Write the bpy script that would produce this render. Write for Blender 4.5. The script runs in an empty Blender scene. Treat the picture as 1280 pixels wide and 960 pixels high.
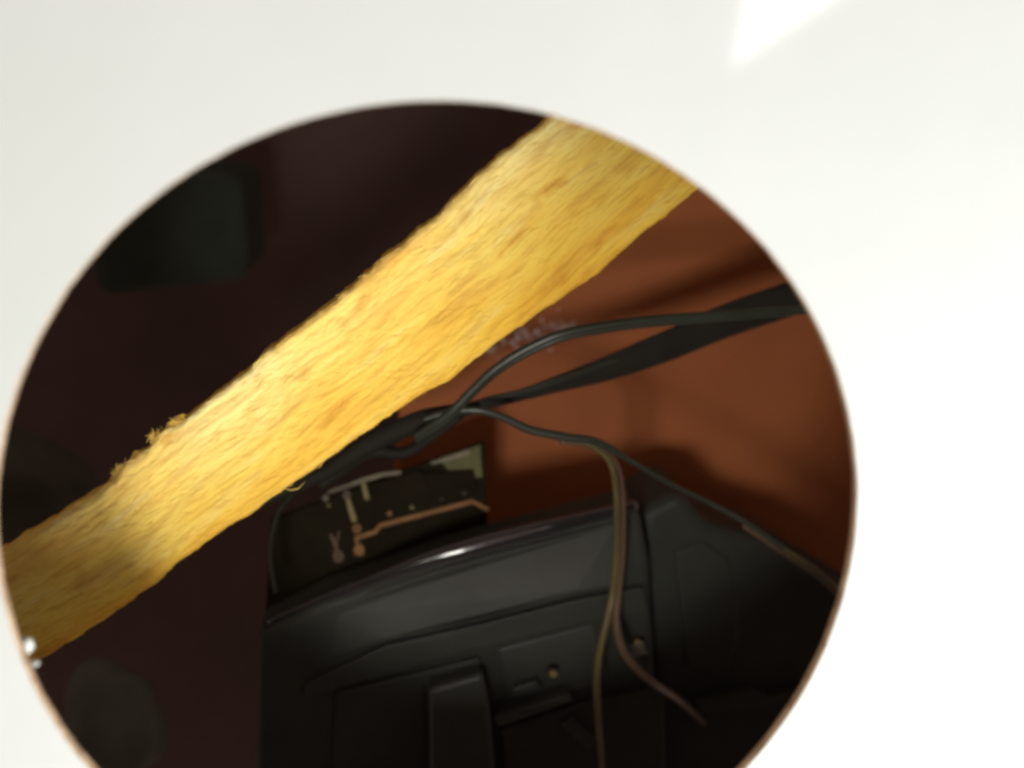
import bpy, bmesh, math, random
from mathutils import Vector, Matrix, noise
random.seed(7)
S = bpy.context.scene
COL = S.collection

# ------------------------------------------------------------------ camera
CAM = Vector((-0.0059022, -0.11777319, 0.04864115))
PITCH, YAW = -0.24550404, 0.11587127
FWD = Vector((math.sin(YAW)*math.cos(PITCH), math.cos(YAW)*math.cos(PITCH), math.sin(PITCH)))
RGT = FWD.cross(Vector((0, 0, 1))).normalized()
UPV = RGT.cross(FWD)
FPX = 38/36*1280
def at(px, py, Y):
    """point of the place where the sight line of a photo pixel meets the plane y = Y"""
    d = FWD + RGT*((px-640)/FPX) - UPV*((py-480)/FPX)
    return CAM + d*((Y-CAM.y)/d.y)
cd = bpy.data.cameras.new('camera'); cam = bpy.data.objects.new('camera', cd); COL.objects.link(cam)
cd.lens = 38; cd.sensor_width = 36; cd.clip_start = 0.002; cd.clip_end = 50
cam.matrix_world = Matrix.Translation(CAM) @ Matrix((RGT, UPV, -FWD)).transposed().to_4x4()
cd.dof.use_dof = True
cd.dof.focus_distance = (at(520, 400, 0.052)-CAM).dot(FWD)
cd.dof.aperture_fstop = 11.0
S.camera = cam

# ------------------------------------------------------------------ world, lamps, exposure
W = bpy.data.worlds.new('World'); S.world = W; W.use_nodes = True
W.node_tree.nodes['Background'].inputs[0].default_value = (1, 0.70, 0.60, 1)
W.node_tree.nodes['Background'].inputs[1].default_value = 0.42
def area(name, loc, target, w, h, power, color):
    l = bpy.data.lights.new(name, 'AREA'); l.shape = 'RECTANGLE'; l.size = w; l.size_y = h
    l.energy = power; l.color = color
    o = bpy.data.objects.new(name, l); COL.objects.link(o); o.location = loc
    o.rotation_euler = (Vector(target)-Vector(loc)).to_track_quat('-Z', 'Y').to_euler()
    return o
# lamp low on the left: it shines through the opening
SH = at(178, 664, 0.052); LY = 0.20; KD = 0.052/LY
RP = Vector((SH.x, 0, SH.z)).normalized()*0.0500
LP = Vector((((1+KD)*RP.x-SH.x)/KD, -LY, ((1+KD)*RP.z-SH.z)/KD))
area('room_lamp', LP, at(640, 420, 0.052), 0.042, 0.038, 0.42, (1, 0.965, 0.89))
# unseen lamp added on the right, placed so its image makes the glossy streak at the top right of the panel
K = at(914, 86, 0.40)
e1 = at(933, -20, 0.45)-K
e2 = at(1060, -10, 0.357)-K
e2 -= e1*(e2.dot(e1)/e1.dot(e1))
mir = lambda v: Vector((v.x, -v.y, v.z))
a1 = mir(e1).normalized(); a2 = mir(e2).normalized()
LW, LH = 0.20, 0.16
cen = mir(K) + a1*LH/2 + a2*LW/2
zz = a2.cross(a1)
xx = a2
if zz.dot(Vector((0, 0, 0))-cen) > 0:
    zz = -zz; yy = zz.cross(xx)
else:
    yy = zz.cross(xx)
wl = bpy.data.lights.new('streak_light', 'AREA'); wl.shape = 'RECTANGLE'; wl.size = LW; wl.size_y = LH
wl.energy = 0.7; wl.color = (1, 0.985, 0.95)
wo = bpy.data.objects.new('streak_light', wl); COL.objects.link(wo)
wo.matrix_world = Matrix.Translation(cen) @ Matrix((xx, yy, zz)).transposed().to_4x4()
# broad unseen fill light, added low on the right to brighten the panel
area('panel_fill', (0.215, -0.13, -0.175), (0.15, 0, -0.03), 0.20, 0.10, 3.8, (1, 0.985, 0.97))
S.view_settings.view_transform = 'Standard'; S.view_settings.look = 'None'
S.view_settings.exposure = 0; S.view_settings.gamma = 1; S.view_settings.use_curve_mapping = False
S.cycles.use_denoising = True
S.cycles.max_bounces = 6; S.cycles.diffuse_bounces = 4
S.cycles.pixel_filter_type = 'BLACKMAN_HARRIS'; S.cycles.filter_width = 3.2
S.cycles.sample_clamp_indirect = 6

# ------------------------------------------------------------------ materials
def mat(name, c1, c2=None, rough=0.6, scale=60, bump=0.0, bscale=400, spec=0.5, metal=0.0, coat=0.0,
        stretch=(1, 1, 1), coord='Object', detail=6, r2=None):
    m = bpy.data.materials.new(name); m.use_nodes = True
    n = m.node_tree.nodes; k = m.node_tree.links; b = n['Principled BSDF']
    b.inputs['Roughness'].default_value = rough; b.inputs['Specular IOR Level'].default_value = spec
    b.inputs['Metallic'].default_value = metal; b.inputs['Coat Weight'].default_value = coat
    tc = n.new('ShaderNodeTexCoord'); mp = n.new('ShaderNodeMapping'); mp.inputs['Scale'].default_value = stretch
    k.new(tc.outputs[coord], mp.inputs[0])
    t = n.new('ShaderNodeTexNoise'); t.inputs['Scale'].default_value = scale; t.inputs['Detail'].default_value = detail
    t.inputs['Roughness'].default_value = 0.65
    k.new(mp.outputs[0], t.inputs['Vector'])
    r = n.new('ShaderNodeValToRGB'); r.color_ramp.elements[0].position = 0.34; r.color_ramp.elements[1].position = 0.68
    r.color_ramp.elements[0].color = (*c1, 1); r.color_ramp.elements[1].color = (*(c2 or c1), 1)
    k.new(t.outputs[0], r.inputs[0]); k.new(r.outputs[0], b.inputs['Base Color'])
    if r2 is not None:
        mr = n.new('ShaderNodeMapRange'); mr.inputs[3].default_value = rough; mr.inputs[4].default_value = r2
        t3 = n.new('ShaderNodeTexNoise'); t3.inputs['Scale'].default_value = scale*3
        k.new(mp.outputs[0], t3.inputs['Vector']); k.new(t3.outputs[0], mr.inputs[0]); k.new(mr.outputs[0], b.inputs['Roughness'])
    if bump:
        t2 = n.new('ShaderNodeTexNoise'); t2.inputs['Scale'].default_value = bscale; t2.inputs['Detail'].default_value = 5
        k.new(mp.outputs[0], t2.inputs['Vector'])
        u = n.new('ShaderNodeBump'); u.inputs['Strength'].default_value = bump; u.inputs['Distance'].default_value = 0.0004
        k.new(t2.outputs[0], u.inputs['Height']); k.new(u.outputs[0], b.inputs['Normal'])
    return m

M = {}
M['white'] = mat('white_gloss_paint', (0.325, 0.354, 0.341), (0.368, 0.389, 0.387), rough=0.04, scale=8, bump=0.006, bscale=60, r2=0.07)
M['cut'] = mat('cut_board_edge', (0.20, 0.13, 0.07), (0.36, 0.27, 0.17), rough=0.85, scale=500, bump=0.6, bscale=900)
M['brown'] = mat('red_brown_board', (0.29, 0.088, 0.029), (0.35, 0.110, 0.036), rough=0.65, spec=0.2, scale=28, bump=0.25, bscale=300, r2=0.7)
M['deep'] = mat('dark_brown_board', (0.056, 0.030, 0.024), (0.078, 0.042, 0.033), rough=0.8, scale=30)
M['black'] = mat('black_plastic', (0.025, 0.027, 0.022), (0.035, 0.038, 0.031), spec=0.18, rough=0.5, scale=70, bump=0.15, bscale=900, r2=0.55)
M['gloss'] = mat('black_gloss_plastic', (0.010, 0.010, 0.011), (0.016, 0.015, 0.016), rough=0.13, scale=200, bump=0.3, bscale=600, r2=0.26, coat=1.0)
M['dull'] = mat('dull_black_surface', (0.034, 0.042, 0.032), (0.050, 0.058, 0.046), rough=0.9, spec=0.1)
M['grey'] = mat('dark_grey_plastic', (0.032, 0.035, 0.030), (0.043, 0.047, 0.040), spec=0.3, rough=0.40, scale=60, bump=0.1, bscale=700)
M['board'] = mat('dark_circuit_laminate', (0.012, 0.009, 0.005), (0.018, 0.014, 0.008), rough=0.8, scale=90, spec=0.03)
M['bare'] = mat('bare_yellow_green_laminate', (0.050, 0.048, 0.006), (0.095, 0.092, 0.014), rough=0.6, scale=160)
M['copper'] = mat('tinned_copper', (0.20, 0.096, 0.034), (0.30, 0.16, 0.062), rough=0.6, scale=260, spec=0.2, metal=0.1, bump=0.2)
M['brass'] = mat('tarnished_yellow_trace', (0.15, 0.125, 0.035), (0.24, 0.20, 0.07), rough=0.6, scale=260, metal=0.1, bump=0.2)
M['pale'] = mat('pale_solder', (0.11, 0.095, 0.055), (0.20, 0.17, 0.11), rough=0.5, scale=260, metal=0.1, bump=0.3)
M['olive_grey'] = mat('matt_olive_grey', (0.065, 0.062, 0.048), (0.095, 0.090, 0.070), rough=0.95, spec=0.05)  # matt olive grey, slightly mottled
M['pale_grey'] = mat('matt_grey_surface', (0.075, 0.075, 0.06), (0.12, 0.115, 0.095), rough=0.95, spec=0.05)  # matt grey with slight random mottling
M['wire'] = mat('dark_green_black_insulation', (0.018, 0.024, 0.016), (0.028, 0.036, 0.024), rough=0.35, scale=120, bump=0.1)
M['cable_and_shadow'] = mat('black_cable_and_shadow', (0.010, 0.0095, 0.006), (0.016, 0.015, 0.010), rough=0.75, spec=0.25, scale=90)  # for the black cables and for the band that stands for shadow
M['olive'] = mat('olive_gold_insulation', (0.065, 0.052, 0.018), (0.13, 0.105, 0.040), rough=0.28, scale=60, bump=0.1)
M['bronze'] = mat('bronze_insulation', (0.070, 0.040, 0.022), (0.12, 0.070, 0.038), rough=0.35, scale=60, bump=0.1)
M['steel'] = mat('zinc_plated_steel', (0.5, 0.5, 0.46), (0.7, 0.68, 0.6), rough=0.3, scale=200, metal=1)
M['glue'] = mat('pale_glint_glue', (0.6, 0.5, 0.48), (0.8, 0.75, 0.72), rough=0.08, scale=200, coat=1)  # pale base colour stands for the glints on the beads
M['chip'] = mat('white_chip', (0.38, 0.42, 0.37), (0.5, 0.53, 0.48), rough=0.5, scale=300, bump=0.3)

# the yellow fibrous strip: streaks along UV u
m = bpy.data.materials.new('yellow_fibre'); m.use_nodes = True; M['fibre'] = m
n = m.node_tree.nodes; k = m.node_tree.links; b = n['Principled BSDF']
b.inputs['Roughness'].default_value = 0.9; b.inputs['Specular IOR Level'].default_value = 0.15
uv = n.new('ShaderNodeUVMap')
def ns(scale, st, det=5, dist=0.0):
    mp = n.new('ShaderNodeMapping'); mp.inputs['Scale'].default_value = st; mp.inputs['Rotation'].default_value = (0, 0, math.radians(-9))
    k.new(uv.outputs[0], mp.inputs[0])
    t = n.new('ShaderNodeTexNoise'); t.inputs['Scale'].default_value = scale; t.inputs['Detail'].default_value = det
    t.inputs['Distortion'].default_value = dist; k.new(mp.outputs[0], t.inputs['Vector']); return t
def ramp(src, stops):
    r = n.new('ShaderNodeValToRGB'); e = r.color_ramp.elements
    while len(e) < len(stops): e.new(0.5)
    for q, (p, c) in zip(e, stops): q.position = p; q.color = (*c, 1)
    k.new(src, r.inputs[0]); return r
def mix(a, b_, f, mode='MIX'):
    x = n.new('ShaderNodeMix'); x.data_type = 'RGBA'; x.blend_type = mode
    if isinstance(f, float): x.inputs[0].default_value = f
    else: k.new(f, x.inputs[0])
    k.new(a, x.inputs[6]); k.new(b_, x.inputs[7]); return x.outputs[2]
t1 = ns(330, (0.13, 1, 1), 6, 0.15); t2 = ns(70, (0.3, 1, 1), 4, 0.2); t3 = ns(1500, (0.10, 1, 1), 4); t4 = ns(190, (0.4, 1, 1), 3, 0.5)
c1 = ramp(t1.outputs[0], [(0.32, (0.60, 0.35, 0.075)), (0.43, (0.78, 0.53, 0.095)), (0.57, (0.82, 0.63, 0.13)), (0.70, (0.80, 0.69, 0.27))])
c2 = ramp(t2.outputs[0], [(0.34, (0.86, 0.50, 0.06)), (0.50, (0.82, 0.61, 0.12)), (0.66, (0.80, 0.70, 0.24))])
cm = mix(c1.outputs[0], c2.outputs[0], 0.45)
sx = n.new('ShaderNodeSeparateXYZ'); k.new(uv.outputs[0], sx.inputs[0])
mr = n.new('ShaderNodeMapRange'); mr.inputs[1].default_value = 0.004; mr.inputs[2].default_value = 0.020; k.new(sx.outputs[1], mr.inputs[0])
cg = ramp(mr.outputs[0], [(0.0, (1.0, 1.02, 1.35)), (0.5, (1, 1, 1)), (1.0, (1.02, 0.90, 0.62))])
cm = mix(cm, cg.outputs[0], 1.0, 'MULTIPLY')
c3 = ramp(t3.outputs[0], [(0.36, (0.82, 0.72, 0.62)), (0.5, (1, 1, 1)), (1, (1, 1, 1))])
cm = mix(cm, c3.outputs[0], 0.8, 'MULTIPLY')
c4 = ramp(t4.outputs[0], [(0.28, (0.72, 0.50, 0.34)), (0.40, (1, 1, 1)), (1, (1, 1, 1))])
cm = mix(cm, c4.outputs[0], 0.7, 'MULTIPLY')
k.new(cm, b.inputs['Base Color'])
bu = n.new('ShaderNodeBump'); bu.inputs['Strength'].default_value = 0.38; bu.inputs['Distance'].default_value = 0.0004
k.new(t3.outputs[0], bu.inputs['Height'])
bu2 = n.new('ShaderNodeBump'); bu2.inputs['Strength'].default_value = 0.3; bu2.inputs['Distance'].default_value = 0.0006
k.new(t1.outputs[0], bu2.inputs['Height']); k.new(bu.outputs[0], bu2.inputs['Normal']); k.new(bu2.outputs[0], b.inputs['Normal'])

# ------------------------------------------------------------------ builders
def link(name, verts, faces, m, parent=None, smooth=False, bevel=0.0, seg=2, uvs=None):
    me = bpy.data.meshes.new(name); me.from_pydata([tuple(v) for v in verts], [], faces); me.update()
    bm = bmesh.new(); bm.from_mesh(me); bmesh.ops.recalc_face_normals(bm, faces=bm.faces)
    if bevel: bmesh.ops.bevel(bm, geom=list(bm.edges), offset=bevel, segments=seg, profile=0.5, affect='EDGES', clamp_overlap=True)
    bm.to_mesh(me); bm.free()
    me.materials.append(M[m])
    for p in me.polygons: p.use_smooth = smooth
    if uvs:
        l = me.uv_layers.new(name='UVMap')
        for lp in me.loops: l.data[lp.index].uv = uvs[lp.vertex_index]
    o = bpy.data.objects.new(name, me); COL.objects.link(o)
    if parent:
        o.parent = parent
        o.matrix_parent_inverse = Matrix.Translation(-world_loc(parent))
    return o
def world_loc(o):
    v = Vector(o.location) if o.type == 'EMPTY' else Vector((0, 0, 0))
    return v
def thing(name, loc, label, cat, group=None):
    o = bpy.data.objects.new(name, None); COL.objects.link(o); o.location = loc; o.empty_display_size = 0.01
    o['label'] = label; o['category'] = cat
    if group: o['group'] = group
    return o
def tag(o, label=None, cat=None, group=None, kind=None):
    if label: o['label'] = label
    if cat: o['category'] = cat
    if group: o['group'] = group
    if kind: o['kind'] = kind
    return o
def slab(name, pts, Y, th, m, parent=None, bevel=0.0, seg=2, smooth=False):
    """a plate: outline at depth Y (or one depth per corner), th thick towards the back"""
    n_ = len(pts)
    f = [at(p[0], p[1], p[2] if len(p) > 2 else Y) for p in pts]
    bk = [v+Vector((0, th, 0)) for v in f]
    faces = [list(range(n_)), list(range(2*n_-1, n_-1, -1))]
    faces += [[i, (i+1) % n_, n_+(i+1) % n_, n_+i] for i in range(n_)]
    return link(name, f+bk, faces, m, parent, smooth, bevel, seg)
def stroke(name, pts, w, Y, th, m, parent=None, bevel=0.0):
    """a flat trace: polyline in the plane y = Y with width w (metres)"""
    P = [at(x, y, Y) for x, y in pts]; L = []; R = []
    for i, p in enumerate(P):
        a = P[max(i-1, 0)]; c = P[min(i+1, len(P)-1)]
        d = (c-a); d.y = 0; d.normalize(); nn = Vector((-d.z, 0, d.x))
        ww = w if not isinstance(w, (list, tuple)) else w[i]
        L.append(p+nn*ww/2); R.append(p-nn*ww/2)
    v = L+R; k_ = len(P); v += [q+Vector((0, th, 0)) for q in L+R]
    F = []
    for i in range(k_-1):
        F += [[i, i+1, k_+i+1, k_+i], [2*k_+i, 3*k_+i, 3*k_+i+1, 2*k_+i+1], [i, 2*k_+i, 2*k_+i+1, i+1], [k_+i, k_+i+1, 3*k_+i+1, 3*k_+i]]
    F += [[0, k_, 3*k_, 2*k_], [k_-1, 3*k_-1, 4*k_-1, 2*k_-1]]
    return link(name, v, F, m, parent, False, bevel, 1)
def ring(name, cx, cy, Y, ro, ri, th, m, parent=None, n_=20, tail=1.0):
    c = at(cx, cy, Y); v = []; F = []
    for r, y in ((ro, 0), (ri, 0), (ro, th), (ri, th)):
        for i in range(n_):
            a = 2*math.pi*i/n_
            v.append(c+Vector((math.cos(a)*r, y, math.sin(a)*r*tail)))
    for i in range(n_):
        j = (i+1) % n_
        F += [[i, j, n_+j, n_+i], [2*n_+i, 3*n_+i, 3*n_+j, 2*n_+j], [i, 2*n_+i, 2*n_+j, j], [n_+i, n_+j, 3*n_+j, 3*n_+i]]
    return link(name, v, F, m, parent)
def spline(P, sub=10):
    out = []
    for i in range(len(P)-1):
        a, b_, c, d = P[max(i-1, 0)], P[i], P[i+1], P[min(i+2, len(P)-1)]
        for s in range(sub):
            t = s/sub
            out.append(tuple(0.5*((2*b_[q])+(c[q]-a[q])*t+(2*a[q]-5*b_[q]+4*c[q]-d[q])*t*t+(3*b_[q]-a[q]-3*c[q]+d[q])*t**3) for q in range(len(b_))))
    out.append(P[-1]); return out
def tube(name, pts, m, parent=None, flat=1.0, nseg=12, off=(0, 0, 0), sub=10):
    """pts: (px, py, Y, radius in mm) - a round or flattened cord through those points"""
    Q = [(*at(x, y, Y), r*0.001) for x, y, Y, r in pts]
    Q = spline(Q, sub); v = []; F = []
    N0 = None
    for i, q in enumerate(Q):
        a = Vector(Q[max(i-1, 0)][:3]); c = Vector(Q[min(i+1, len(Q)-1)][:3]); d = (c-a).normalized()
        side = d.cross(Vector((0, 1, 0)))
        side.normalize(); up = side.cross(d)
        for s in range(nseg):
            an = 2*math.pi*s/nseg
            v.append(Vector(q[:3])+Vector(off)+side*math.cos(an)*q[3]+up*math.sin(an)*q[3]*flat)
    for i in range(len(Q)-1):
        for s in range(nseg):
            s2 = (s+1) % nseg
            F.append([i*nseg+s, i*nseg+s2, (i+1)*nseg+s2, (i+1)*nseg+s])
    F += [list(range(nseg)), list(range(len(Q)*nseg-1, (len(Q)-1)*nseg-1, -1))]
    return link(name, v, F, m, parent, True)
def cyl(name, c, axis, r, h, m, parent=None, n_=18, bevel=0.0):
    ax = Vector(axis).normalized(); s = ax.orthogonal().normalized(); u = ax.cross(s); v = []
    for hh in (0, h):
        for i in range(n_):
            a = 2*math.pi*i/n_; v.append(Vector(c)+ax*hh+s*math.cos(a)*r+u*math.sin(a)*r)
    F = [list(range(n_)), list(range(2*n_-1, n_-1, -1))]+[[i, (i+1) % n_, n_+(i+1) % n_, n_+i] for i in range(n_)]
    return link(name, v, F, m, parent, False, bevel, 2)

# ------------------------------------------------------------------ the white panel with the round opening
RH = 0.05; TH = 0.0017
def rim_r(a):
    x, z = math.cos(a), math.sin(a)
    r = RH + 0.00010*noise.noise(Vector((x*3, z*3, 1.3))) + 0.00006*noise.noise(Vector((x*14, z*14, 4)))
    # ragged saw cut low on the left
    w = max(0.0, 1-abs((a-math.radians(219))/math.radians(17)))
    r += w*(0.00035*noise.noise(Vector((x*90, z*90, 7)))+0.0002*noise.noise(Vector((x*200, z*200, 3))))
    return r
NA = 512
RS = [0, 0.0003, 0.0007, 0.0014, 0.003, 0.006, 0.011, 0.02, 0.034, 0.055, 0.085, 0.13, 0.19, 0.26, 0.34]
bev = [0, 0, 0, 0]
V = []; F = []
for i in range(NA):
    a = 2*math.pi*i/NA; c, s = math.cos(a), math.sin(a); rr = rim_r(a)
    for j, d in enumerate(RS):
        r = rr+d
        if d > 0.05:   # ease from circle to the panel's square outline
            k_ = min(1, (d-0.05)/0.29); q = 1/max(abs(c), abs(s)); r = rr+d*((1-k_)+k_*q)
        V.append((c*r, bev[j] if j < 4 else 0.0, s*r))
m_ = len(RS)
for i in range(NA):
    i2 = (i+1) % NA
    for j in range(m_-1): F.append([i*m_+j, i*m_+j+1, i2*m_+j+1, i2*m_+j])
# back sheet and outer edge
o0 = len(V)
for i in range(NA):
    x, y, z = V[i*m_+m_-1]; V.append((x, TH, z))
o1 = len(V)
for i in range(NA):
    a = 2*math.pi*i/NA; rr = rim_r(a); V.append((math.cos(a)*(rr+0.0004), TH, math.sin(a)*(rr+0.0004)))
for i in range(NA):
    i2 = (i+1) % NA
    F.append([i*m_+m_-1, o0+i, o0+i2, i2*m_+m_-1]); F.append([o0+i, o1+i, o1+i2, o0+i2])
panel = thing('panel', (0, 0, -0.34), 'glossy white panel with a large round cut-out opening', 'panel')
link('sheet', V, F, 'white', panel, True)
# the cut edge (a lining of its own)
V = []; F = []
prof = [(0.00002, 0.00003), (-0.00006, 0.0005), (-0.00005, 0.0012), (0.0, TH-0.0001), (0.0005, TH+0.00005), (0.0005, 0.0003)]
for i in range(NA):
    a = 2*math.pi*i/NA; rr = rim_r(a); c, s = math.cos(a), math.sin(a)
    for dr, y in prof:
        q = rr+dr+(0.00005*noise.noise(Vector((c*120, s*120, y*9000))) if dr < 0.0004 else 0)
        V.append((c*q, y, s*q))
p_ = len(prof)
for i in range(NA):
    i2 = (i+1) % NA
    for j in range(p_):
        j2 = (j+1) % p_; F.append([i*p_+j, i*p_+j2, i2*p_+j2, i2*p_+j])
tag(link('cut_edge', V, F, 'cut', panel, True), label='rough tan cut edge round the opening')

# ------------------------------------------------------------------ inside of the cabinet
def board(name, x0, x1, y0, y1, z0, z1, m, label, cat='board'):
    v = [Vector((x, y, z)) for x in (x0, x1) for y in (y0, y1) for z in (z0, z1)]
    F = [[0, 1, 3, 2], [4, 6, 7, 5], [0, 4, 5, 1], [2, 3, 7, 6], [0, 2, 6, 4], [1, 5, 7, 3]]
    o = link(name, v, F, m, None, False, 0.0008, 2)
    return tag(o, label, cat) if cat else tag(o, kind='structure')
board('back_wall', -0.42, 0.42, 0.262, 0.270, -0.42, 0.36, 'deep', None, None)

# red-brown board standing behind the wires
bb = slab('brown_board', [(760, 205, 0.128), (1300, -40, 0.128), (1350, 820, 0.128), (480, 860, 0.128), (500, 500, 0.128)], 0.128, 0.006, 'brown', None, 0.0006)
bb_ = thing('brown_board', at(700, 800, 0.128), 'red-brown board behind the wires, below the yellow strip', 'board')
bb.name = 'face_board'; bb.parent = bb_; bb.matrix_parent_inverse = Matrix.Translation(-world_loc(bb_))
V = []; F = []
rg = random.Random(5)
def bead(cx, cy, r):
    c = at(cx, cy, 0.1278); o = len(V); nn = 8
    V.append(c+Vector((0, -r*0.7, 0)))
    for q, (rr, h) in enumerate(((0.6, 0.5), (1, 0))):
        for i in range(nn):
            a = 2*math.pi*i/nn; V.append(c+Vector((math.cos(a)*r*rr*1.4, -r*h*0.9, math.sin(a)*r*rr)))
    for i in range(nn):
        j = (i+1) % nn; F.append([o, o+1+i, o+1+j]); F.append([o+1+i, o+1+nn+i, o+1+nn+j, o+1+j])
for i in range(70):
    u = rg.random(); x = 612+105*u+rg.gauss(0, 5); y = 436-30*u+rg.gauss(0, 9)
    bead(x, y, rg.choice((0.00012, 0.0002, 0.0003)))
for x, y in ((697, 411), (706, 409), (714, 408), (647, 421), (655, 415), (640, 428), (660, 420), (615, 437), (690, 407), (672, 414), (628, 424)): bead(x, y, 0.00042)
tag(link('glue_bead', V, F, 'glue', bb_, True), kind='stuff')

# dark greenish box in the upper left
tb = slab('dark_box', [(95, 245, 0.17), (210, 205, 0.17), (300, 216, 0.17), (312, 350, 0.17), (120, 372, 0.17)], 0.17, 0.05, 'dull', None, 0.004, 4)
tag(tb, 'dark greenish-black box at the upper left inside the opening', 'box')
tb = slab('grey_block', [(-60, 560, 0.15), (40, 590, 0.15), (100, 640, 0.15), (60, 760, 0.15), (-60, 780, 0.15)], 0.15, 0.03, 'olive_grey', None, 0.006, 4)
tag(tb, 'blurred dark grey block at the far left edge above the strip end', 'block')

# ------------------------------------------------------------------ circuit board
YB = 0.0962
pcb = thing('circuit_board', at(480, 740, YB), 'dark circuit board with copper traces under the yellow strip', 'circuit board')
slab('laminate', [(338, 650), (606, 552), (612, 720), (330, 800)], YB, 0.0015, 'board', pcb, 0.0002, 1)
slab('bare_corner', [(548, 573), (600, 556.5), (603, 596), (570, 600)], YB-0.0002, 0.0002, 'bare', pcb)
YT = YB-0.0005
mm = 0.00088
stroke('trace', [(449, 690), (445, 673), (469, 665), (475, 657), (591, 627), (611, 638)], [0.8*mm, 1.0*mm, 0.95*mm, 0.95*mm, 0.95*mm, 0.8*mm], YT, 0.0004, 'copper', pcb)
stroke('trace', [(410, 616), (455, 600), (480, 593), (501, 591)], [0.4*mm, 0.8*mm, 0.8*mm, 0.7*mm], YT, 0.0004, 'pale', pcb)
stroke('trace', [(454, 604), (459, 624)], [0.9*mm, 1.1*mm], YT-0.0001, 0.0004, 'brass', pcb)
stroke('trace', [(434, 622), (438, 636), (443, 652)], [0.6*mm, 1.1*mm, 1.2*mm], YT, 0.0004, 'brass', pcb)
stroke('trace', [(539, 579), (562, 573), (587, 565)], [0.6*mm, 0.8*mm, 0.9*mm], YT-0.0002, 0.0004, 'pale', pcb)
stroke('trace', [(413, 668), (420, 684), (422, 694)], [0.5*mm, 0.8*mm, 0.9*mm], YT, 0.0004, 'bronze', pcb)
stroke('trace', [(424, 664), (419, 682)], [0.3*mm, 0.5*mm], YT-0.0001, 0.0003, 'bronze', pcb)
for x, y, ro, ri, mt in ((423, 696, 1.25, 0.35, 'bronze'), (449, 688, 1.25, 0.4, 'copper'), (446, 661, 0.95, 0.4, 'copper'), (433, 619, 0.9, 0.4, 'bronze'), (407, 623, 0.6, 0.2, 'pale')):
    ring('solder_pad', x, y, YT-0.0002, ro*mm, ri*mm, 0.0003, mt, pcb, tail=1.15)
for x, y, r, mt in ((487, 641, 0.6, 'copper'), (515, 633.5, 0.45, 'brass'), (552, 623, 0.5, 'black'), (580, 615, 0.5, 'grey'), (411, 631, 0.4, 'brass')):
    c = at(x, y, YT+0.0004)
    cyl('solder_joint', c, (0.0, -1, 0.15), r*mm, 0.0009, mt, pcb, 12, 0.0002)
# small black parts between the traces
slab('chip', [(462, 606), (528, 588), (540, 618), (474, 638)], YB-0.0016, 0.0014, 'board', pcb, 0.0003)
slab('chip', [(530, 592), (592, 588), (596, 612), (540, 626)], YB-0.0014, 0.0013, 'board', pcb, 0.0003)
slab('chip', [(462, 664), (592, 632), (600, 676), (470, 700)], YB-0.00035, 0.0003, 'board', pcb, 0.0002)

# ------------------------------------------------------------------ black housing below
YH = 0.080
hs = thing('black_housing', at(620, 1000, YH), 'black plastic housing with a glossy top edge, below the circuit board', 'housing')
# body: its top is seen from above, receding to the circuit board
slab('body', [(322, 796), (400, 754), (480, 727), (560, 698), (650, 674), (800, 635), (812, 700), (830, 1080), (318, 1080)], YH+0.002, 0.0135, 'black', hs, 0.0016, 4)
tube('glossy_edge', [(336, 778, YH+.0055, 0.5), (400, 750, YH+.0035, 0.8), (470, 724, YH+.0015, 1.1), (530, 701, YH+.0004, 1.6), (590, 684, YH, 2.0), (650, 668, YH+.0004, 1.8), (720, 650, YH+.0015, 1.3), (795, 632, YH+.0035, 1.2)], 'gloss', hs, flat=0.9, nseg=28)
slab('upper_panel', [(345, 794, YH+.0034), (400, 766, YH+.0026), (470, 738, YH+.0015), (560, 708, YH+.001), (650, 684, YH+.001), (774, 651, YH+.0013), (778, 731, YH-.003), (720, 742, YH-.0035), (600, 775, YH-.0035), (480, 802, YH+.0005), (345, 846, YH+.0034)], YH-0.0008, 0.003, 'grey', hs, 0.0007, 3)
slab('middle_panel', [(380, 856), (480, 808), (600, 781), (720, 750), (805, 734), (812, 770), (740, 777), (620, 806), (380, 872)], YH+0.0002, 0.002, 'black', hs, 0.0005, 2)
slab('lower_panel', [(420, 866), (600, 822), (606, 850), (640, 1070), (410, 1070)], YH+0.0006, 0.002, 'black', hs, 0.0006, 2)
slab('grey_block', [(536, 862), (604, 842), (612, 880), (626, 1070), (540, 1070)], YH-0.004, 0.006, 'grey', hs, 0.0010, 3)
slab('recess_back', [(622, 812), (742, 780), (760, 850), (640, 885)], YH+0.0012, 0.001, 'grey', hs, 0.0003)
slab('ledge', [(618, 897), (640, 889), (712, 868), (716, 876), (640, 903), (622, 908)], YH-0.003, 0.005, 'grey', hs, 0.0003)
slab('ledge', [(640, 862), (672, 851), (676, 861), (643, 872)], YH-0.0012, 0.003, 'grey', hs, 0.0003)
slab('lower_panel', [(625, 912), (715, 882), (830, 860), (835, 1070), (640, 1070)], YH+0.0002, 0.002, 'black', hs, 0.0006, 2)
slab('slot_bar', [(700, 905), (716, 898), (745, 925), (738, 938)], YH-0.001, 0.001, 'grey', hs, 0.0003)
c = at(690, 841, YH-0.002)
cyl('screw', c, (0.15, -1, 0.25), 0.0008, 0.0012, 'brass', hs, 14, 0.0002)
cyl('washer', c+Vector((0, 0.0012, -0.0003)), (0, -1, 0.15), 0.0010, 0.0008, 'black', hs, 14, 0.0001)

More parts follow.
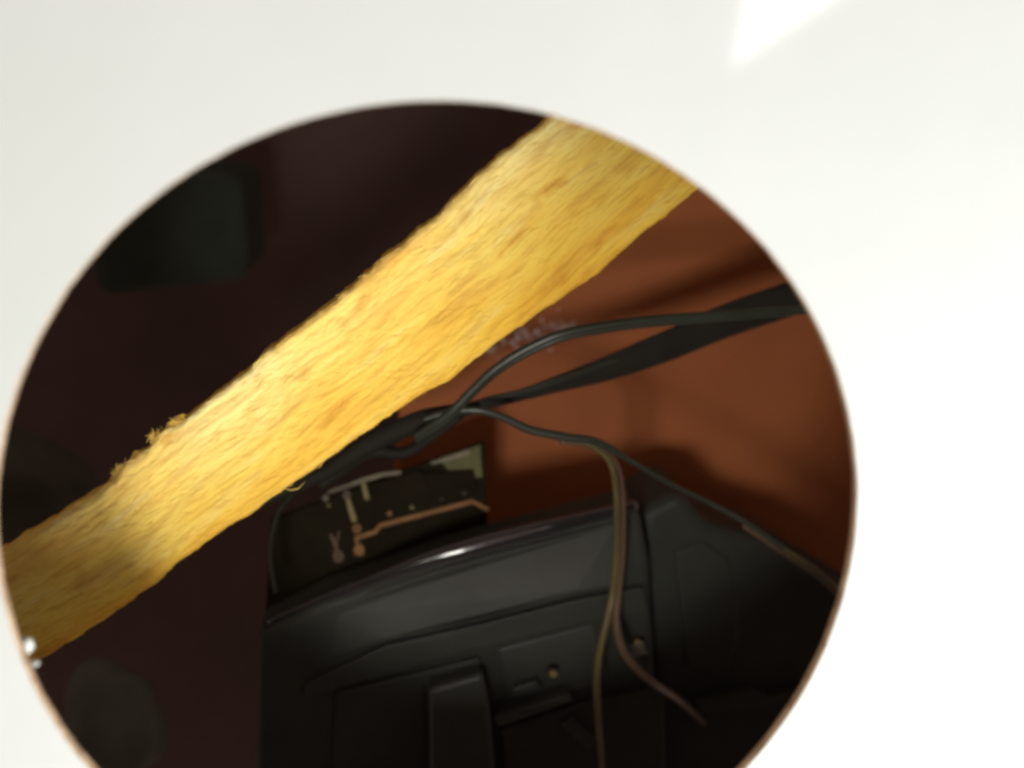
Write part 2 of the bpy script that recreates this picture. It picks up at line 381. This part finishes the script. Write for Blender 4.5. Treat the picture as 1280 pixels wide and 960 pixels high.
# dark module on the right
md = thing('dark_module', at(920, 1000, 0.088), 'matt black module at the lower right under the thin wire', 'module')
slab('case', [(800, 640), (852, 614), (885, 655), (960, 678), (1110, 770), (1110, 1090), (818, 1090)], 0.090, 0.022, 'black', md, 0.0025, 3)
slab('cover', [(842, 690), (880, 676), (915, 700), (925, 800), (905, 850), (858, 836)], 0.0893, 0.002, 'black', md, 0.0012, 4)
slab('rib', [(868, 878), (940, 862), (960, 872), (1010, 860), (1010, 866), (950, 882), (870, 892)], 0.0880, 0.003, 'black', md, 0.0004)
# bright spring clip
cl = thing('metal_clip', at(796, 812, 0.080), 'tiny bright metal clip beside the fork of the wires', 'clip')
cyl('shank', at(796, 801, 0.0805), (0, -1, 0.1), 0.0007, 0.0015, 'brass', cl, 12, 0.0002)
for q, (x, y) in enumerate(((797, 807), (797, 812), (798, 817))):
    stroke('band', [(x-8+q, y+2), (x+8+q, y-2)], 0.0005, 0.0785, 0.0006, 'steel', cl)

# ------------------------------------------------------------------ wires
w = thing('wire', at(1010, 383, 0.070), 'dark twin wire arching over the brown board to the right rim', 'wire')
P1 = [(520, 545, 0.072, .7), (560, 518, 0.070, .75), (590, 488, 0.069, .8), (618, 462, 0.068, .8), (655, 438, 0.067, .8), (700, 418, 0.066, .8), (760, 406, 0.066, .8), (830, 398, 0.066, .75), (900, 393, 0.066, .7), (960, 388, 0.066, .65), (1010, 384, 0.066, .6), (1100, 374, 0.066, .6)]
tube('strand', P1, 'wire', w)
tube('strand', [(x, y+5.5, Y+0.0006, r*0.8) for x, y, Y, r in P1], 'wire', w)
w = thing('shadow_band', at(900, 410, 0.080), 'rear cable with a broad dark band put in as the shadow of the arching twin wire', 'shadow_band')
tube('cover', [(540, 530, 0.078, .9), (600, 508, 0.079, 1.0), (650, 494, 0.080, 1.2), (700, 479, 0.081, 1.7), (760, 460, 0.083, 2.5), (830, 434, 0.085, 3.1), (900, 404, 0.087, 3.4), (980, 376, 0.089, 3.6), (1120, 330, 0.090, 3.6)], 'cable_and_shadow', w, flat=0.25, nseg=20)  # widening dark band modelled in place of the wire's shadow on the board
tube('rear_cable', [(560, 520, 0.077, .5), (600, 502, 0.0775, .55), (650, 490, 0.0785, .6), (700, 474, 0.0795, .6), (745, 458, 0.082, .5), (800, 440, 0.0845, .4), (870, 414, 0.088, .2)], 'wire', w)

w = thing('thin_wire', at(1045, 740, 0.070), 'thin wire sagging down right from the knot to the right rim', 'wire')
P3 = [(530, 524, 0.072, .7), (565, 514, 0.071, .7), (600, 513, 0.070, .7), (632, 523, 0.070, .75), (662, 537, 0.070, .8), (705, 546, 0.070, .85), (748, 553, 0.070, .7), (790, 577, 0.071, .55), (840, 606, 0.071, .5), (880, 625, 0.071, .5), (930, 652, 0.070, .5), (980, 686, 0.069, .5), (1020, 713, 0.068, .5), (1052, 742, 0.068, .5), (1100, 786, 0.067, .5)]
tube('strand', P3[:12], 'wire', w); tube('strand', P3[11:], 'olive', w)  # one wire: its lit right end is put in as olive colour
tube('strand', [(x-1, y+5, Y+0.0005, r*.75) for x, y, Y, r in P3[10:]], 'bronze', w)
w = thing('forked_wire', at(770, 700, 0.074), 'olive twin wire hanging in front of the black housing and forking', 'wire')
tube('strand', [(722, 550, 0.0722, .5), (744, 560, 0.072, .6), (762, 577, 0.072, .6), (769, 605, 0.072, .6), (771, 640, 0.0725, .65), (771, 690, 0.073, .7), (767, 735, 0.073, .75), (760, 770, 0.0725, .75), (751, 808, 0.072, .75), (746, 845, 0.072, .7), (747, 890, 0.072, .65), (751, 940, 0.073, .6), (755, 1000, 0.074, .6)], 'olive', w)
tube('strand', [(700, 551, 0.0722, .6), (750, 560, 0.0725, .6), (770, 580, 0.0728, .55), (777, 605, 0.073, .55), (779, 640, 0.0735, .6), (778, 690, 0.074, .65), (773, 740, 0.074, .75), (770, 778, 0.0735, .8), (778, 812, 0.073, .8), (798, 838, 0.073, .75), (822, 857, 0.074, .75), (850, 876, 0.080, .8), (878, 902, 0.090, .8), (910, 935, 0.104, .8)], 'bronze', w)
# dark bundle under the strip
w = thing('cable_bundle', at(480, 560, 0.075), 'dark bundle of cables tucked under the lower edge of the yellow strip', 'cables')
tube('cable', [(230, 690, 0.086, 1.0), (300, 640, 0.083, 1.2), (400, 594, 0.079, 1.4), (460, 556, 0.077, 1.9), (520, 528, 0.076, 2.0), (560, 516, 0.074, 1.5), (600, 506, 0.073, .8)], 'cable_and_shadow', w)
tube('cable', [(400, 606, 0.080, 1.2), (460, 566, 0.079, 1.3), (505, 566, 0.078, 1.1), (540, 545, 0.077, 1.0), (575, 520, 0.075, .8)], 'cable_and_shadow', w)
tube('cable', [(400, 590, 0.081, .5), (356, 628, 0.080, .5), (341, 665, 0.079, .5), (338, 700, 0.079, .5), (345, 740, 0.079, .5)], 'cable_and_shadow', w)

# ------------------------------------------------------------------ yellow fibrous strip
YS = 0.052
up = [(-90, 752), (-30, 712), (20, 682), (70, 652), (120, 619), (160, 588), (205, 549), (250, 513), (300, 474), (345, 434), (400, 393), (450, 352), (500, 309), (548, 272), (600, 219), (645, 183), (690, 147), (745, 98), (820, 30)]
lo = [(-60, 898), (0, 858), (50, 826), (110, 790), (165, 752), (220, 708), (260, 678), (310, 645), (355, 613), (400, 583), (445, 550), (500, 512), (560, 476), (600, 446), (655, 406), (700, 376), (750, 340), (800, 297), (860, 248), (940, 180), (1010, 120)]
def resample(P, n_):
    P = spline(P, 8); L = [0]
    for a, b_ in zip(P, P[1:]): L.append(L[-1]+math.dist(a, b_))
    out = []; j = 0
    for i in range(n_):
        s = L[-1]*i/(n_-1)
        while j < len(L)-2 and L[j+1] < s: j += 1
        t = (s-L[j])/(L[j+1]-L[j]); out.append((P[j][0]+(P[j+1][0]-P[j][0])*t, P[j][1]+(P[j+1][1]-P[j][1])*t))
    return out
NU, NV = 520, 72
def bow(i):          # the strip bends away behind the panel at both ends
    t = i/(NU-1); return YS + 0.016*max(0, (t-0.78)/0.22)**2 + 0.012*max(0, (0.26-t)/0.26)**2
U = [at(x, y, bow(i)) for i, (x, y) in enumerate(resample(up, NU))]; L = [at(x, y, bow(i)+0.0005) for i, (x, y) in enumerate(resample(lo, NU))]
THS = 0.007
V = []; UV = []; F = []
# cross-section: front face, rolling round the edges, then a plain back
acc = 0
for i in range(NU):
    if i: acc += ((U[i]+L[i])/2-(U[i-1]+L[i-1])/2).length
    d = (L[i]-U[i]); wdt = d.length; dn = d.normalized()
    tear = 0.0
    for tx, tw, ta in ((at(160, 588, YS).x, 0.0016, 0.0007), (at(205, 549, YS).x, 0.0018, 0.0009)):
        tear += ta*math.exp(-((U[i].x-tx)/tw)**2)
    eu = 0.0004*noise.noise(Vector((acc*260, 0, 1)))+0.00016*noise.noise(Vector((acc*900, 3, 1)))-tear
    el = 0.0005*noise.noise(Vector((acc*220, 9, 1)))+0.00015*noise.noise(Vector((acc*900, 5, 1)))
    A = U[i]; B = L[i]
    for j in range(NV):
        t = j/(NV-1)
        # t<.8 front face, the rest the back
        if j < NV-12:
            q = j/(NV-13); e = abs(q*2-1)
            y = 0.0004*max(0, (e-0.92)/0.08)**2 + 0.0005*e*e
            p = A.lerp(B, q)+dn*(eu*max(0, 1-q*7)**1.5+el*max(0, 1-(1-q)*7)**1.5)
            h = 0.00028*noise.noise(Vector((acc*90, q*9, 0)))+0.00010*noise.noise(Vector((acc*260+q*6, q*34, 3)))+0.00006*noise.noise(Vector((acc*700+q*30, q*90, 8)))
            V.append(p+Vector((0, y+h, 0))); UV.append((acc, q*wdt))
        else:
            q = (j-(NV-12))/11; p = (B+dn*el).lerp(A+dn*eu, q)
            V.append(p+Vector((0, THS, 0))); UV.append((acc, wdt*(2-q)))
for i in range(NU-1):
    for j in range(NV):
        j2 = (j+1) % NV; F.append([i*NV+j, i*NV+j2, (i+1)*NV+j2, (i+1)*NV+j])
F += [list(range(NV)), list(range(NU*NV-1, (NU-1)*NV-1, -1))]
st = thing('fibrous_strip', (U[0]+L[0])/2, 'bright yellow rough fibrous strip crossing the opening diagonally', 'strip')
me = link('core', V, F, 'fibre', st, True, uvs=UV)

# loose fibres lying on it and sticking out of its edges
rf = random.Random(12); FV = []; FF = []; FUV = []
def fibre(p, d, ln, r, lift, uvp):
    o = len(FV); d = d.normalized(); s = d.cross(Vector((0, 1, 0))).normalized()
    bend = s*rf.gauss(0, 0.18)*ln
    for q in range(4):
        t = q/3; c = p+d*ln*(t-0.5)+bend*(4*t*(1-t)-.5)+Vector((0, -lift*(0.4+math.sin(math.pi*t)), 0))
        rr = r*(1 if 0 < q < 3 else 0.35)
        for a in range(3):
            an = 2.094*a; FV.append(c+s*math.cos(an)*rr+Vector((0, math.sin(an)*rr, 0))); FUV.append((uvp[0]+ln*t, uvp[1]))
    for q in range(3):
        for a in range(3):
            a2 = (a+1) % 3; FF.append([o+q*3+a, o+q*3+a2, o+q*3+3+a2, o+q*3+3+a])
for _ in range(2200):
    i = rf.randrange(4, NU-5); j = int(rf.betavariate(0.9, 0.9)*(NV-14)); p = V[i*NV+j]
    tg = (V[(i+4)*NV+j]-V[i*NV+j]).normalized()
    rot = Matrix.Rotation(rf.gauss(math.radians(4), math.radians(7)), 3, 'Y')
    fibre(p, rot @ tg, rf.uniform(0.0012, 0.0045), rf.uniform(0.00003, 0.00006), rf.uniform(0.0, 0.00004), (UV[i*NV+j][0]+rf.uniform(0, .1), UV[i*NV+j][1]))
for _ in range(260):          # whiskers on both edges
    i = rf.randrange(4, NU-5); top = rf.random() < 0.7; j = 0 if top else NV-13; p = V[i*NV+j]
    tg = (V[(i+4)*NV+j]-V[i*NV+j]).normalized()
    an = rf.gauss(0, 11); rot = Matrix.Rotation(math.radians(an), 3, 'Y')
    fibre(p, rot @ tg, rf.uniform(0.0006, 0.0022)*(1 if top else 0.7), rf.uniform(0.00003, 0.00007), 0.00005, UV[i*NV+j])
for tx, ty, k_, n_ in ((153, 592, 0.0010, 150), (200, 550, 0.0010, 130), (178, 574, 0.0008, 60), (225, 530, 0.0007, 60)):   # torn tufts
    for _ in range(n_):
        p = at(tx+rf.gauss(0, 5), ty+rf.gauss(0, 5), YS+0.0015)
        fibre(p, Vector((rf.gauss(0.6, .6), rf.gauss(0, .3), rf.gauss(.5, .6))), rf.uniform(0.0005, 0.0022), 0.00006, 0.0001, (rf.random()*.1, rf.random()*.02))
for x0, y0, x1, y1 in ((352, 612, 382, 606), (398, 586, 404, 577)):
    a = at(x0, y0, YS+.001); c = at(x1, y1, YS+.001); fibre((a+c)/2, c-a, (c-a).length, 0.00010, 0, (0, 0))
tag(link('loose_fibre', FV, FF, 'fibre', st, True, uvs=FUV), kind='stuff')

# ------------------------------------------------------------------ small things by the left rim
def lump(name, cx, cy, Y, r, m, label, cat, sq=(1, 1, 1), seed=1):
    bm = bmesh.new(); bmesh.ops.create_icosphere(bm, subdivisions=3, radius=1)
    c = at(cx, cy, Y)
    for v in bm.verts:
        f = 1+0.28*noise.noise(v.co*1.6+Vector((seed, 0, 0)))
        v.co = Vector((v.co.x*sq[0], v.co.y*sq[1], v.co.z*sq[2]))*r*f
    me = bpy.data.meshes.new(name); bm.to_mesh(me); bm.free(); me.materials.append(M[m])
    for p in me.polygons: p.use_smooth = True
    o = bpy.data.objects.new(name, me); COL.objects.link(o); o.location = c
    return tag(o, label, cat)
lump('white_chip', 33, 806, 0.004, 0.0008, 'chip', 'small white chip caught on the left rim of the opening', 'chip', (1, .8, 1.3), 2)
lump('white_flake', 43, 829, 0.004, 0.00045, 'chip', 'tiny pale flake just below the white chip on the left rim', 'flake', (1.2, .8, .8), 5)
lump('grey_lump', 140, 905, 0.120, 0.0120, 'pale_grey', 'soft out-of-focus grey lump at the lower left of the opening', 'lump', (1, 0.8, 1.35), 9)
